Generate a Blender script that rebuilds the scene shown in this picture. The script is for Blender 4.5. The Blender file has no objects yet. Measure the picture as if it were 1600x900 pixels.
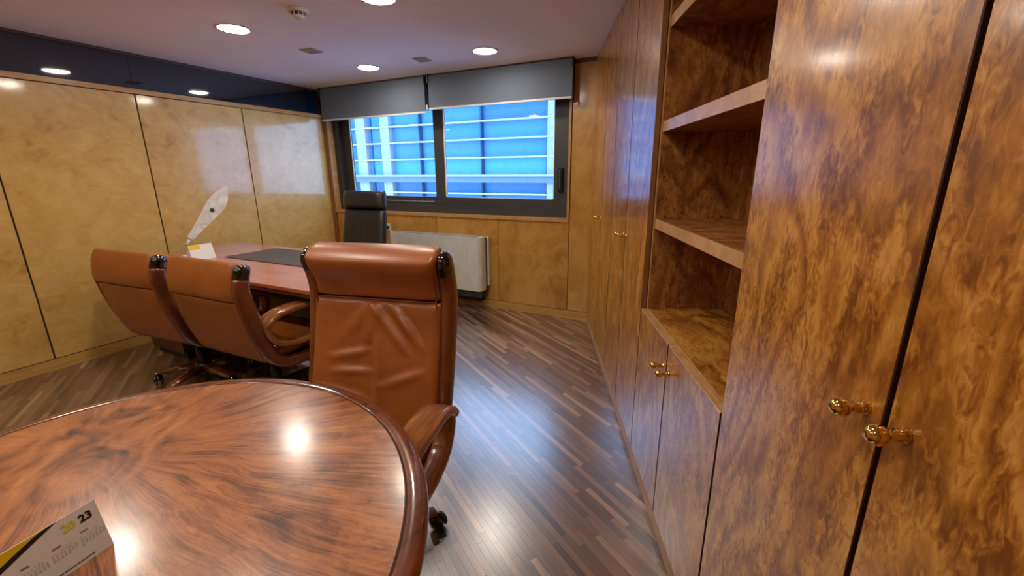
import bpy, bmesh, math, random
from mathutils import Vector, Matrix
random.seed(7)
R = math.radians
scene = bpy.context.scene
COL = scene.collection

# ------------------------------------------------------------------ camera
CAM_H = 1.36
yaw, pitch, roll = R(26.0), R(15.053), R(-0.346)
fw = Vector((-math.sin(yaw)*math.cos(pitch), math.cos(yaw)*math.cos(pitch), -math.sin(pitch)))
rt0 = Vector((math.cos(yaw), math.sin(yaw), 0)); up0 = rt0.cross(fw)
rt = rt0*math.cos(roll) + up0*math.sin(roll); up = -rt0*math.sin(roll) + up0*math.cos(roll)
cam_data = bpy.data.cameras.new('camera'); cam = bpy.data.objects.new('camera', cam_data); COL.objects.link(cam)
cam.matrix_world = Matrix(((rt.x, up.x, -fw.x, 0), (rt.y, up.y, -fw.y, 0), (rt.z, up.z, -fw.z, CAM_H), (0, 0, 0, 1)))
cam_data.sensor_width = 36; cam_data.lens = 669.4/1600*36; cam_data.clip_start = 0.02
scene.camera = cam
FPX = 669.4
def project(p):
    d = Vector(p) - Vector((0, 0, CAM_H)); z = d.dot(fw)
    if z < .05: return None
    return 800 + FPX*d.dot(rt)/z, 450 - FPX*d.dot(up)/z

# ------------------------------------------------------------------ world, exposure
world = bpy.data.worlds.new('sky'); scene.world = world; world.use_nodes = True
bg = world.node_tree.nodes['Background']
bg.inputs[0].default_value = (0.34, 0.58, 1.0, 1); bg.inputs[1].default_value = 6.4
vs = scene.view_settings
vs.view_transform = 'Standard'; vs.look = 'None'; vs.gamma = 1; vs.exposure = 0.0; vs.use_curve_mapping = False
LAMP = 115.0
LAMP_COL = (1.0, 0.90, 0.76)

# ------------------------------------------------------------------ materials
def srgb(r, g, b):
    f = lambda c: (c/255/12.92) if c/255 <= .04045 else ((c/255+.055)/1.055)**2.4
    return (f(r), f(g), f(b), 1)
def new_mat(name):
    m = bpy.data.materials.new(name); m.use_nodes = True
    nt = m.node_tree; return m, nt, nt.nodes['Principled BSDF']
def nd(nt, t, **kw):
    n = nt.nodes.new(t)
    for k, v in kw.items(): setattr(n, k, v)
    return n
def ramp(nt, stops):
    n = nt.nodes.new('ShaderNodeValToRGB'); e = n.color_ramp.elements
    while len(e) > 1: e.remove(e[-1])
    e[0].position = stops[0][0]; e[0].color = stops[0][1]
    for p, c in stops[1:]:
        x = e.new(p); x.color = c
    return n
def math_n(nt, op, a, b=None):
    n = nt.nodes.new('ShaderNodeMath'); n.operation = op
    for i, v in enumerate((a, b)):
        if v is None: continue
        if isinstance(v, (int, float)): n.inputs[i].default_value = v
        else: nt.links.new(v, n.inputs[i])
    return n.outputs[0]
def coords(nt, scale=(1, 1, 1), rnd=True, rot=(0, 0, 0)):
    tc = nd(nt, 'ShaderNodeTexCoord'); mp = nd(nt, 'ShaderNodeMapping')
    mp.inputs['Scale'].default_value = scale; mp.inputs['Rotation'].default_value = rot
    src = tc.outputs['Object']
    if rnd:
        oi = nd(nt, 'ShaderNodeObjectInfo'); mul = nd(nt, 'ShaderNodeVectorMath', operation='SCALE')
        mul.inputs[0].default_value = (17.3, 9.1, 23.7); nt.links.new(oi.outputs['Random'], mul.inputs['Scale'])
        ad = nd(nt, 'ShaderNodeVectorMath', operation='ADD')
        nt.links.new(src, ad.inputs[0]); nt.links.new(mul.outputs[0], ad.inputs[1]); src = ad.outputs[0]
    nt.links.new(src, mp.inputs[0]); return mp.outputs[0]
def noise(nt, vec, scale, detail=4, rough=.55, dist=0.0):
    n = nd(nt, 'ShaderNodeTexNoise'); nt.links.new(vec, n.inputs['Vector'])
    n.inputs['Scale'].default_value = scale; n.inputs['Detail'].default_value = detail
    n.inputs['Roughness'].default_value = rough; n.inputs['Distortion'].default_value = dist
    return n.outputs['Fac']
def bump(nt, bsdf, h, strength, dist=.002):
    b = nd(nt, 'ShaderNodeBump'); b.inputs['Strength'].default_value = strength; b.inputs['Distance'].default_value = dist
    nt.links.new(h, b.inputs['Height']); nt.links.new(b.outputs[0], bsdf.inputs['Normal'])
def plain(name, col, rough=.5, metal=0.0, spec=.5, coat=0.0, emit=None, var=.06, coat_rough=.05):
    m, nt, b = new_mat(name)
    b.inputs['Roughness'].default_value = rough; b.inputs['Metallic'].default_value = metal
    b.inputs['Specular IOR Level'].default_value = spec; b.inputs['Coat Weight'].default_value = coat
    b.inputs['Coat Roughness'].default_value = coat_rough
    c = col; lo = tuple(x*(1-var) for x in c[:3])+(1,); hi = tuple(min(1, x*(1+var)) for x in c[:3])+(1,)
    rp = ramp(nt, ((.3, lo), (.7, hi))); nt.links.new(noise(nt, coords(nt), 9, 3), rp.inputs[0])
    nt.links.new(rp.outputs[0], b.inputs['Base Color'])
    if emit:
        b.inputs['Emission Color'].default_value = emit[0]; b.inputs['Emission Strength'].default_value = emit[1]
    return m
def burl(name, dark, mid, light, stretch=(1, 1, .42), big=2.2, fleck=15, contour=9, rough=.2, coat=.6, coat_rough=.12, kc=.28, kf=.75, spec=.5, lo=.34, hi=.68, k3=.5):
    m, nt, b = new_mat(name)
    v = coords(nt, stretch)
    n1 = noise(nt, v, big, 3, .5, .8)
    n2 = noise(nt, v, fleck, 5, .6, 1.2)
    ping = math_n(nt, 'PINGPONG', math_n(nt, 'ADD', math_n(nt, 'MULTIPLY', n1, contour), math_n(nt, 'MULTIPLY', n2, 1.2)), 1.0)
    n3 = noise(nt, v, fleck*.28, 3, .5, 1.2)
    f = math_n(nt, 'ADD', math_n(nt, 'MULTIPLY', ping, kc*.5), math_n(nt, 'MULTIPLY', n2, kf*.62))
    f = math_n(nt, 'ADD', f, math_n(nt, 'MULTIPLY', n3, k3))
    f = math_n(nt, 'DIVIDE', f, kc*.5 + kf*.62 + k3)
    rp = ramp(nt, ((lo, dark), ((lo+hi)/2, mid), (hi, light))); nt.links.new(f, rp.inputs[0])
    nt.links.new(rp.outputs[0], b.inputs['Base Color'])
    b.inputs['Roughness'].default_value = rough; b.inputs['Coat Weight'].default_value = coat
    b.inputs['Coat Roughness'].default_value = coat_rough; b.inputs['Specular IOR Level'].default_value = spec
    return m
def grain(name, dark, light, stretch, scale=6, rough=.3, coat=.3, dist=.8, coat_rough=.1):
    m, nt, b = new_mat(name)
    v = coords(nt, stretch)
    rp = ramp(nt, ((.3, dark), (.7, light))); nt.links.new(noise(nt, v, scale, 6, .6, dist), rp.inputs[0])
    nt.links.new(rp.outputs[0], b.inputs['Base Color'])
    b.inputs['Roughness'].default_value = rough; b.inputs['Coat Weight'].default_value = coat; b.inputs['Coat Roughness'].default_value = coat_rough
    return m

M = {}
M['cab'] = burl('cabinet_burl', srgb(122, 70, 22), srgb(169, 109, 40), srgb(203, 147, 67), stretch=(1, 1, .40), big=3.2, fleck=80, contour=16, rough=.28, coat=.65, coat_rough=.14, kc=.42, kf=1.1, k3=.35, lo=.37, hi=.63)
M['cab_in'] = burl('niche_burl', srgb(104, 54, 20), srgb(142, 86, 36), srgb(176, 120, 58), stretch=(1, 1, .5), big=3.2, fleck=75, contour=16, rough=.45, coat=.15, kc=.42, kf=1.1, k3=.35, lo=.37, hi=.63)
M['cab_top'] = burl('worktop_burl', srgb(120, 68, 22), srgb(166, 106, 40), srgb(200, 144, 64), stretch=(.5, 1, 1), big=3.2, fleck=70, contour=16, rough=.35, coat=.3, kc=.42, kf=1.1, k3=.35, lo=.37, hi=.63)
M['lip'] = grain('solid_lipping', srgb(172, 124, 74), srgb(202, 154, 102), (3, 3, 3), 4, .4, .2)
M['lipdoor'] = grain('door_edge', srgb(120, 74, 38), srgb(150, 100, 56), (8, 8, .6), 4, .4, .2)
M['edge'] = plain('dark_door_edge', srgb(64, 32, 16), .5)
M['carc'] = plain('cabinet_gap', srgb(38, 18, 10), .8)
M['plinth'] = grain('plinth_wood', srgb(148, 110, 84), srgb(176, 136, 106), (2, 8, 8), 4, .45, .1)
M['wall'] = burl('wall_veneer', srgb(150, 102, 42), srgb(192, 148, 78), srgb(206, 166, 98), stretch=(1, .8, 1), big=1.6, fleck=12, contour=4, rough=.35, coat=1.0, coat_rough=.09, kc=.14, kf=.7, lo=.24, hi=.62)
M['wallb'] = burl('window_wall_veneer', srgb(140, 92, 36), srgb(174, 122, 54), srgb(192, 145, 76), stretch=(1, 1, .8), big=1.6, fleck=8, contour=5, rough=.3, coat=.5, coat_rough=.14, kc=.14, kf=.7, lo=.30, hi=.60)
M['rail'] = grain('rail_wood', srgb(168, 120, 66), srgb(194, 148, 92), (6, .7, 6), 5, .35, .3)
M['base'] = grain('baseboard_wood', srgb(168, 122, 58), srgb(192, 148, 80), (.8, .8, 8), 5, .35, .3)
M['post'] = grain('window_post_wood', srgb(116, 72, 34), srgb(150, 98, 50), (8, 8, .6), 5, .35, .3)
M['joint'] = plain('panel_joint', srgb(42, 22, 12), .8)
M['ceil'] = plain('ceiling_paint', srgb(240, 237, 246), .85, var=.015)
M['frieze'] = plain('dark_glass', srgb(14, 30, 46), .04, spec=.7, coat=1.0, coat_rough=.02)
M['brown'] = plain('ceiling_edge', srgb(80, 56, 42), .5)
M['white'] = plain('white_metal', srgb(204, 203, 196), .35)
M['whitem'] = plain('matt_white', srgb(215, 210, 206), .6)
M['grey'] = plain('grey_plastic', srgb(168, 162, 164), .5)
M['dgrey'] = plain('dark_grey_plastic', srgb(52, 54, 58), .45)
M['alu'] = plain('anodised_frame', srgb(62, 62, 64), .42, metal=.15)
M['aluw'] = plain('pale_frame_edge', srgb(200, 208, 218), .4)
M['black'] = plain('black_gloss', srgb(8, 8, 9), .08, coat=1.0)
M['blackm'] = plain('black_plastic', srgb(14, 14, 16), .35)
M['chrome'] = plain('chrome', srgb(215, 215, 215), .12, metal=1)
M['brass'] = plain('brass', srgb(232, 188, 96), .09, metal=1, var=.03)
M['wood'] = grain('walnut_frame', srgb(70, 28, 12), srgb(122, 62, 32), (5, .9, .9), 5, .25, .7, coat_rough=.08)
M['armw'] = grain('arm_wood', srgb(112, 64, 32), srgb(168, 106, 60), (6, .9, 3), 5, .22, .7, coat_rough=.08)
M['deskw'] = grain('desk_veneer', srgb(150, 80, 50), srgb(186, 112, 76), (.6, 5, 5), 4, .3, .6)
M['deskd'] = grain('desk_dark', srgb(60, 26, 14), srgb(96, 48, 28), (.6, 5, 5), 4, .35, .4)
M['blot'] = plain('blotter_leather', srgb(72, 66, 64), .55)
M['paper'] = plain('calendar_card', srgb(214, 212, 210), .5, var=.01)
M['yellow'] = plain('yellow_ink', srgb(222, 184, 10), .45, var=.02)
M['pyel'] = plain('pale_yellow_ink', srgb(214, 202, 70), .45, var=.02)
M['ink'] = plain('black_ink', srgb(18, 16, 16), .5)
M['ginkk'] = plain('grey_ink', srgb(96, 92, 92), .5)

def leather(name, c1, c2, rough=.38, coat=.15):
    m, nt, b = new_mat(name)
    v = coords(nt)
    rp = ramp(nt, ((.3, c1), (.7, c2))); nt.links.new(noise(nt, v, 7, 4, .55, .6), rp.inputs[0])
    nt.links.new(rp.outputs[0], b.inputs['Base Color']); b.inputs['Roughness'].default_value = rough
    b.inputs['Coat Weight'].default_value = coat; b.inputs['Coat Roughness'].default_value = .25
    vo = nd(nt, 'ShaderNodeTexVoronoi'); nt.links.new(v, vo.inputs['Vector']); vo.inputs['Scale'].default_value = 420
    bump(nt, b, vo.outputs['Distance'], .12, .0008)
    return m
M['tan'] = leather('tan_leather', srgb(134, 71, 26), srgb(153, 85, 33))
M['tanp'] = leather('tan_piping', srgb(110, 52, 24), srgb(128, 62, 28))
M['bleather'] = leather('black_leather', srgb(22, 24, 28), srgb(32, 34, 40), .36)

def table_mat():
    m, nt, b = new_mat('figured_walnut')
    tc = nd(nt, 'ShaderNodeTexCoord'); sp = nd(nt, 'ShaderNodeSeparateXYZ'); nt.links.new(tc.outputs['Object'], sp.inputs[0])
    # fan of grain spreading from the crotch figure
    dx = math_n(nt, 'ADD', sp.outputs[0], 0.33); dy = math_n(nt, 'ADD', sp.outputs[1], -0.16)
    warp = noise(nt, tc.outputs['Object'], 2.6, 2, .5, .5)
    rad = math_n(nt, 'SQRT', math_n(nt, 'ADD', math_n(nt, 'MULTIPLY', dx, dx), math_n(nt, 'MULTIPLY', dy, dy)))
    ang = math_n(nt, 'ARCTAN2', dy, dx)
    ang = math_n(nt, 'ADD', ang, math_n(nt, 'MULTIPLY', math_n(nt, 'DIVIDE', warp, math_n(nt, 'ADD', rad, .26)), .16))
    def fan(ka, kr, sc_, det, di):
        cb = nd(nt, 'ShaderNodeCombineXYZ')
        nt.links.new(math_n(nt, 'MULTIPLY', ang, ka), cb.inputs[0]); nt.links.new(math_n(nt, 'MULTIPLY', rad, kr), cb.inputs[1])
        return noise(nt, cb.outputs[0], sc_, det, .6, di)
    s1 = fan(9.0, 3.2, 1.8, 6, .5); s2 = fan(70.0, 3.0, 1.6, 3, .2)
    knots = noise(nt, tc.outputs['Object'], 6.5, 3, .5, 2.4)
    f = math_n(nt, 'ADD', math_n(nt, 'MULTIPLY', s1, .56), math_n(nt, 'MULTIPLY', s2, .36))
    f = math_n(nt, 'ADD', f, math_n(nt, 'MULTIPLY', knots, .18))
    # the crotch itself is swirled rather than rayed
    kn2 = noise(nt, tc.outputs['Object'], 4.2, 5, .55, 3.2)
    wt = nd(nt, 'ShaderNodeMapRange', interpolation_type='SMOOTHSTEP'); nt.links.new(rad, wt.inputs[0]); wt.inputs[1].default_value = .10; wt.inputs[2].default_value = .30
    mxf = nd(nt, 'ShaderNodeMix'); nt.links.new(wt.outputs[0], mxf.inputs[0]); nt.links.new(math_n(nt, 'ADD', math_n(nt, 'MULTIPLY', kn2, .9), .10), mxf.inputs[2]); nt.links.new(f, mxf.inputs[3]); f = mxf.outputs[0]
    # thin dark growth lines follow the fan
    ln = math_n(nt, 'PINGPONG', math_n(nt, 'MULTIPLY', s1, 9.0), .5)
    lr = ramp(nt, ((.0, (.6, .6, .6, 1)), (.08, (.92, .92, .92, 1)), (.2, (1, 1, 1, 1)))); nt.links.new(ln, lr.inputs[0])
    rp = ramp(nt, ((.40, srgb(66, 38, 24)), (.48, srgb(122, 70, 40)), (.57, srgb(158, 97, 56)), (.70, srgb(184, 120, 68))))
    nt.links.new(f, rp.inputs[0])
    mu = nd(nt, 'ShaderNodeMix', data_type='RGBA', blend_type='MULTIPLY'); mu.inputs[0].default_value = 1.0
    nt.links.new(rp.outputs[0], mu.inputs[6]); nt.links.new(lr.outputs[0], mu.inputs[7]); nt.links.new(mu.outputs[2], b.inputs['Base Color'])
    b.inputs['Roughness'].default_value = .3; b.inputs['Coat Weight'].default_value = .8; b.inputs['Coat Roughness'].default_value = .17
    return m
M['table'] = table_mat()

def plank_mat():
    m, nt, b = new_mat('parquet_wood')
    at = nd(nt, 'ShaderNodeAttribute'); at.attribute_name = 'tone'
    tc = nd(nt, 'ShaderNodeTexCoord'); mp = nd(nt, 'ShaderNodeMapping')
    mp.inputs['Rotation'].default_value = (0, 0, R(33.3)); nt.links.new(tc.outputs['Object'], mp.inputs[0])
    sc_ = nd(nt, 'ShaderNodeVectorMath', operation='MULTIPLY'); sc_.inputs[1].default_value = (2.5, 40, 1); nt.links.new(mp.outputs[0], sc_.inputs[0])
    off = nd(nt, 'ShaderNodeVectorMath', operation='ADD'); nt.links.new(sc_.outputs[0], off.inputs[0])
    cb = nd(nt, 'ShaderNodeCombineXYZ'); nt.links.new(math_n(nt, 'MULTIPLY', at.outputs['Fac'], 91.0), cb.inputs[0]); nt.links.new(cb.outputs[0], off.inputs[1])
    n = noise(nt, off.outputs[0], 1.6, 5, .6, .5)
    f = math_n(nt, 'ADD', at.outputs['Fac'], math_n(nt, 'MULTIPLY', math_n(nt, 'SUBTRACT', n, .5), .55))
    rp = ramp(nt, ((.0, srgb(60, 40, 30)), (.35, srgb(98, 70, 52)), (.7, srgb(136, 102, 78)), (1.0, srgb(180, 144, 112))))
    nt.links.new(f, rp.inputs[0]); nt.links.new(rp.outputs[0], b.inputs['Base Color'])
    b.inputs['Roughness'].default_value = .34; b.inputs['Coat Weight'].default_value = 1.0; b.inputs['Coat Roughness'].default_value = .26
    b.inputs['Coat IOR'].default_value = 2.25
    return m
M['plank'] = plank_mat()

def glass_mat(name, tint=(1, 1, 1, 1), ior=1.5):
    m = bpy.data.materials.new(name); m.use_nodes = True; nt = m.node_tree; nt.nodes.clear()
    o = nd(nt, 'ShaderNodeOutputMaterial'); mx = nd(nt, 'ShaderNodeMixShader'); t = nd(nt, 'ShaderNodeBsdfTransparent'); g = nd(nt, 'ShaderNodeBsdfGlossy')
    fr = nd(nt, 'ShaderNodeFresnel'); ge = nd(nt, 'ShaderNodeNewGeometry')
    nt.links.new(math_n(nt, 'ADD', math_n(nt, 'MULTIPLY', ge.outputs['Backfacing'], 1/ior-ior), ior), fr.inputs[0])
    t.inputs[0].default_value = tint; g.inputs['Roughness'].default_value = .01
    nt.links.new(fr.outputs[0], mx.inputs[0]); nt.links.new(t.outputs[0], mx.inputs[1]); nt.links.new(g.outputs[0], mx.inputs[2]); nt.links.new(mx.outputs[0], o.inputs[0])
    return m
M['glass'] = glass_mat('window_glass')
def acrylic():
    m = bpy.data.materials.new('frosted_acrylic'); m.use_nodes = True; nt = m.node_tree; nt.nodes.clear()
    o = nd(nt, 'ShaderNodeOutputMaterial'); mx = nd(nt, 'ShaderNodeMixShader'); t = nd(nt, 'ShaderNodeBsdfTransparent'); p = nd(nt, 'ShaderNodeBsdfPrincipled')
    p.inputs['Base Color'].default_value = srgb(232, 236, 242); p.inputs['Roughness'].default_value = .12
    tc = nd(nt, 'ShaderNodeTexCoord'); rp = ramp(nt, ((.35, (.45, .45, .45, 1)), (.65, (.85, .85, .85, 1))))
    nt.links.new(noise(nt, tc.outputs['Object'], 14, 3, .5, 1), rp.inputs[0]); nt.links.new(rp.outputs[0], mx.inputs[0])
    nt.links.new(t.outputs[0], mx.inputs[1]); nt.links.new(p.outputs[0], mx.inputs[2]); nt.links.new(mx.outputs[0], o.inputs[0])
    return m
M['acryl'] = acrylic()
def blind_mat():
    m = bpy.data.materials.new('blind_fabric'); m.use_nodes = True; nt = m.node_tree; nt.nodes.clear()
    o = nd(nt, 'ShaderNodeOutputMaterial'); mx = nd(nt, 'ShaderNodeMixShader'); d = nd(nt, 'ShaderNodeBsdfDiffuse'); t = nd(nt, 'ShaderNodeBsdfTranslucent')
    tc = nd(nt, 'ShaderNodeTexCoord'); rp = ramp(nt, ((.3, srgb(128, 140, 158)), (.7, srgb(142, 154, 172))))
    nt.links.new(noise(nt, tc.outputs['Object'], 300, 2), rp.inputs[0]); nt.links.new(rp.outputs[0], d.inputs[0])
    t.inputs[0].default_value = srgb(120, 124, 130); mx.inputs[0].default_value = .42
    nt.links.new(d.outputs[0], mx.inputs[1]); nt.links.new(t.outputs[0], mx.inputs[2]); nt.links.new(mx.outputs[0], o.inputs[0])
    return m
M['blind'] = blind_mat()
M['lamp'] = plain('lamp_diffuser', (1, 1, 1, 1), .5, emit=(LAMP_COL+(1,), LAMP), var=0)
M['pane1'] = plain('facade_glass_blue', srgb(66, 130, 172), .2, spec=.2)
M['pane2'] = plain('facade_glass_deep', srgb(58, 114, 160), .2, spec=.2)
M['pane3'] = plain('facade_glass_pale', srgb(72, 156, 198), .2, spec=.2)
M['fin'] = plain('facade_fin', srgb(172, 182, 188), .6, spec=.1)
M['fcol'] = plain('facade_column', srgb(150, 158, 164), .6, spec=.1)
M['fmull'] = plain('facade_mullion', srgb(48, 82, 108), .5, spec=.1)
M['fbeam'] = plain('facade_beam', srgb(104, 128, 150), .6, spec=.1)

# ------------------------------------------------------------------ mesh helpers
def link(name, me, mat, parent=None, loc=None, rz=None):
    o = bpy.data.objects.new(name, me); COL.objects.link(o)
    if mat is not None and len(me.materials) == 0: me.materials.append(mat)
    if parent is not None: o.parent = parent
    if loc is not None: o.location = loc
    if rz is not None: o.rotation_euler = (0, 0, rz)
    return o
def thing(name, label, cat, loc=(0, 0, 0), rz=0, group=None):
    o = bpy.data.objects.new(name, None); COL.objects.link(o); o.location = loc; o.rotation_euler = (0, 0, rz); o.empty_display_size = .1
    o['label'] = label; o['category'] = cat
    if group: o['group'] = group
    return o
def struct_empty(name, loc=(0, 0, 0), rz=0):
    o = bpy.data.objects.new(name, None); COL.objects.link(o); o.location = loc; o.rotation_euler = (0, 0, rz); o['kind'] = 'structure'; return o
def bm_mesh(bm, smooth=False):
    bmesh.ops.recalc_face_normals(bm, faces=bm.faces[:])
    me = bpy.data.meshes.new('m'); bm.to_mesh(me); bm.free()
    if smooth:
        for p in me.polygons: p.use_smooth = True
    return me
def box_bm(bm, x0, x1, y0, y1, z0, z1):
    vs_ = [bm.verts.new(p) for p in ((x0, y0, z0), (x1, y0, z0), (x1, y1, z0), (x0, y1, z0), (x0, y0, z1), (x1, y0, z1), (x1, y1, z1), (x0, y1, z1))]
    for f in ((0, 3, 2, 1), (4, 5, 6, 7), (0, 1, 5, 4), (1, 2, 6, 5), (2, 3, 7, 6), (3, 0, 4, 7)): bm.faces.new([vs_[i] for i in f])
def box(name, x0, x1, y0, y1, z0, z1, mat, parent=None, bev=0.0, seg=2):
    bm = bmesh.new(); box_bm(bm, min(x0, x1), max(x0, x1), min(y0, y1), max(y0, y1), z0, z1)
    if bev: bmesh.ops.bevel(bm, geom=bm.edges[:], offset=bev, segments=seg, profile=.6, affect='EDGES', clamp_overlap=True)
    return link(name, bm_mesh(bm), mat, parent)
def struct_box(name, *a, **k):
    o = box(name, *a, **k); o['kind'] = 'structure'; return o
def lathe_bm(bm, prof, n=24, axis='Z', c=(0, 0, 0)):
    rings = []
    for r_, h in prof:
        ring = []
        for i in range(n):
            a = 2*math.pi*i/n; p = (r_*math.cos(a), r_*math.sin(a), h)
            if axis == 'Y': p = (p[0], p[2], p[1])
            if axis == 'X': p = (p[2], p[0], p[1])
            ring.append(bm.verts.new((p[0]+c[0], p[1]+c[1], p[2]+c[2])))
        rings.append(ring)
    for a, b in zip(rings, rings[1:]):
        for i in range(n): bm.faces.new((a[i], a[(i+1) % n], b[(i+1) % n], b[i]))
    bm.faces.new(rings[0]); bm.faces.new(rings[-1])
def lathe(name, prof, mat, parent=None, n=24, axis='Z', c=(0, 0, 0), smooth=True):
    bm = bmesh.new(); lathe_bm(bm, prof, n, axis, c); o = link(name, bm_mesh(bm, smooth), mat, parent); flat_caps(o.data); return o
def flat_caps(me):
    for p in me.polygons:
        if len(p.vertices) > 4: p.use_smooth = False
def catmull(pts, sub=6, closed=False):
    out = []; n = len(pts)
    rng = range(n) if closed else range(n-1)
    for i in rng:
        g = lambda k: Vector(pts[k % n]) if closed else Vector(pts[max(0, min(n-1, k))])
        p0, p1, p2, p3 = g(i-1), g(i), g(i+1), g(i+2)
        for j in range(sub):
            t = j/sub
            out.append(.5*((2*p1)+(-p0+p2)*t+(2*p0-5*p1+4*p2-p3)*t*t+(-p0+3*p1-3*p2+p3)*t**3))
    if not closed: out.append(Vector(pts[-1]))
    return out
def sweep_bm(bm, path, side, sizes, closed=False, n=12, power=3.0, dome=False):
    """sweep a rounded section along path; side = fixed lateral axis; sizes = (half along side, half across) or list"""
    side = Vector(side).normalized(); rings = []; N = len(path)
    for i, p in enumerate(path):
        a = path[(i-1) % N] if closed else path[max(0, i-1)]; b = path[(i+1) % N] if closed else path[min(N-1, i+1)]
        t = (b-a).normalized(); nrm = t.cross(side).normalized()
        hs, hn = sizes[i] if isinstance(sizes, list) else sizes
        ring = []
        for k in range(n):
            th = 2*math.pi*(k+.5)/n; c, s = math.cos(th), math.sin(th)
            q = (abs(c)**power+abs(s)**power)**(-1/power)
            ring.append(bm.verts.new(p + side*hs*c*q + nrm*hn*s*q))
        rings.append(ring)
    for i in range(N if closed else N-1):
        a, b = rings[i], rings[(i+1) % N]
        for k in range(n): bm.faces.new((a[k], a[(k+1) % n], b[(k+1) % n], b[k]))
    if not closed:
        bm.faces.new(rings[0]); bm.faces.new(rings[-1])
def sweep(name, path, side, sizes, mat, parent=None, **k):
    bm = bmesh.new(); sweep_bm(bm, path, side, sizes, **k); return link(name, bm_mesh(bm, True), mat, parent)
def tube(name, path, r_, mat, parent=None, n=8, side=(0, 0, 1)):
    return sweep(name, [Vector(p) for p in path], side, (r_, r_), mat, parent, n=n, power=2)
def prism(name, pts, z0, z1, mat, parent=None, axis='Z', bev=0):
    """extrude a 2-D outline; axis Z: pts=(x,y); axis Y: pts=(x,z) extruded y0..y1; axis X: pts=(y,z)"""
    bm = bmesh.new()
    f = {'Z': lambda p, h: (p[0], p[1], h), 'Y': lambda p, h: (p[0], h, p[1]), 'X': lambda p, h: (h, p[0], p[1])}[axis]
    a = [bm.verts.new(f(p, z0)) for p in pts]; b = [bm.verts.new(f(p, z1)) for p in pts]
    bm.faces.new(a); bm.faces.new(b[::-1]); n = len(pts)
    for i in range(n): bm.faces.new((a[i], b[i], b[(i+1) % n], a[(i+1) % n]))
    if bev: bmesh.ops.bevel(bm, geom=bm.edges[:], offset=bev, segments=2, affect='EDGES', clamp_overlap=True)
    return link(name, bm_mesh(bm), mat, parent)
def pillow(name, fn, tf, tr, mat, parent, nu=22, nv=22, pw=6, k=.4, extra=None):
    """closed padded slab. fn(u,v)->(centre point, outward normal); u,v in -1..1; tf/tr = front/rear half thickness"""
    bm = bmesh.new(); F = []; B = []
    sp = lambda i, n: math.sin((2*i/n-1)*math.pi/2)*.35 + (2*i/n-1)*.65
    for j in range(nv+1):
        fr = []; br = []
        for i in range(nu+1):
            u, v = sp(i, nu), sp(j, nv); c, n_ = fn(u, v)
            t = (max(0, 1-abs(u)**pw)*max(0, 1-abs(v)**pw))**k
            e = extra(u, v) if extra else 0
            edge = i in (0, nu) or j in (0, nv)
            a = bm.verts.new(c + n_*(tf*t + e*t)); fr.append(a)
            br.append(a if edge else bm.verts.new(c - n_*(tr*t)))
        F.append(fr); B.append(br)
    for j in range(nv):
        for i in range(nu):
            bm.faces.new((F[j][i], F[j][i+1], F[j+1][i+1], F[j+1][i]))
            q = [B[j][i], B[j+1][i], B[j+1][i+1], B[j][i+1]]
            if len(set(q)) == 4:
                try: bm.faces.new(q)
                except ValueError: pass
    return link(name, bm_mesh(bm, True), mat, parent)

# ------------------------------------------------------------------ the room
XL, YB, YR, CEIL = -4.221, 3.754, -1.80, 2.265
WA = R(-22.576)                                     # the cabinet wall runs askew
Wd = Vector((math.sin(WA), math.cos(WA), 0)); Wn = Vector((math.cos(WA), -math.sin(WA), 0))
RZW = math.atan2(-Wd.y, -Wd.x)                       # local +x = -Wd, local +y = Wn
CW = 0.469
def W(s, c, z=0): return Wd*s + Wn*c + Vector((0, 0, z))
def xw(y, c=CW): return (c - Wn.y*y)/Wn.x            # x of the cabinet plane at depth y
poly = [(XL, YR), (xw(YR), YR), (xw(YB), YB), (XL, YB)]

# floor: base slab and individual parquet strips
floor = struct_empty('floor')
prism('floor_base', poly, -.05, -.006, M['joint'], floor)
FA = R(-33.3); fu = Vector((math.cos(FA), math.sin(FA), 0)); fv = Vector((-math.sin(FA), math.cos(FA), 0))
def clip(pg, a, b):
    """keep the part of pg left of the directed line a->b"""
    out = []; n = len(pg); d = (b[0]-a[0], b[1]-a[1])
    side = lambda p: d[0]*(p[1]-a[1]) - d[1]*(p[0]-a[0])
    for i in range(n):
        p, q = pg[i], pg[(i+1) % n]; sp_, sq = side(p), side(q)
        if sp_ >= 0: out.append(p)
        if (sp_ >= 0) != (sq >= 0):
            t = sp_/(sp_-sq); out.append((p[0]+(q[0]-p[0])*t, p[1]+(q[1]-p[1])*t))
    return out
def area(pg): return abs(sum(pg[i][0]*pg[(i+1) % len(pg)][1]-pg[(i+1) % len(pg)][0]*pg[i][1] for i in range(len(pg))))/2
def inside(p, pg):
    c = False; n = len(pg)
    for i in range(n):
        (x0, y0), (x1, y1) = pg[i], pg[(i+1) % n]
        if (y0 > p[1]) != (y1 > p[1]) and p[0] < (x1-x0)*(p[1]-y0)/(y1-y0)+x0: c = not c
    return c
VIS = ([(-40, 600), (215, 530), (290, 560), (260, 612), (-40, 690)], [(690, 470), (770, 465), (930, 490), (1070, 930), (630, 930), (660, 757), (705, 640)])
planks = []; PWID = .027; rs = random.Random(3)
us = [Vector((x, y, 0)).dot(fu) for x, y in poly]; vs2 = [Vector((x, y, 0)).dot(fv) for x, y in poly]
v = min(vs2)
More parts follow.
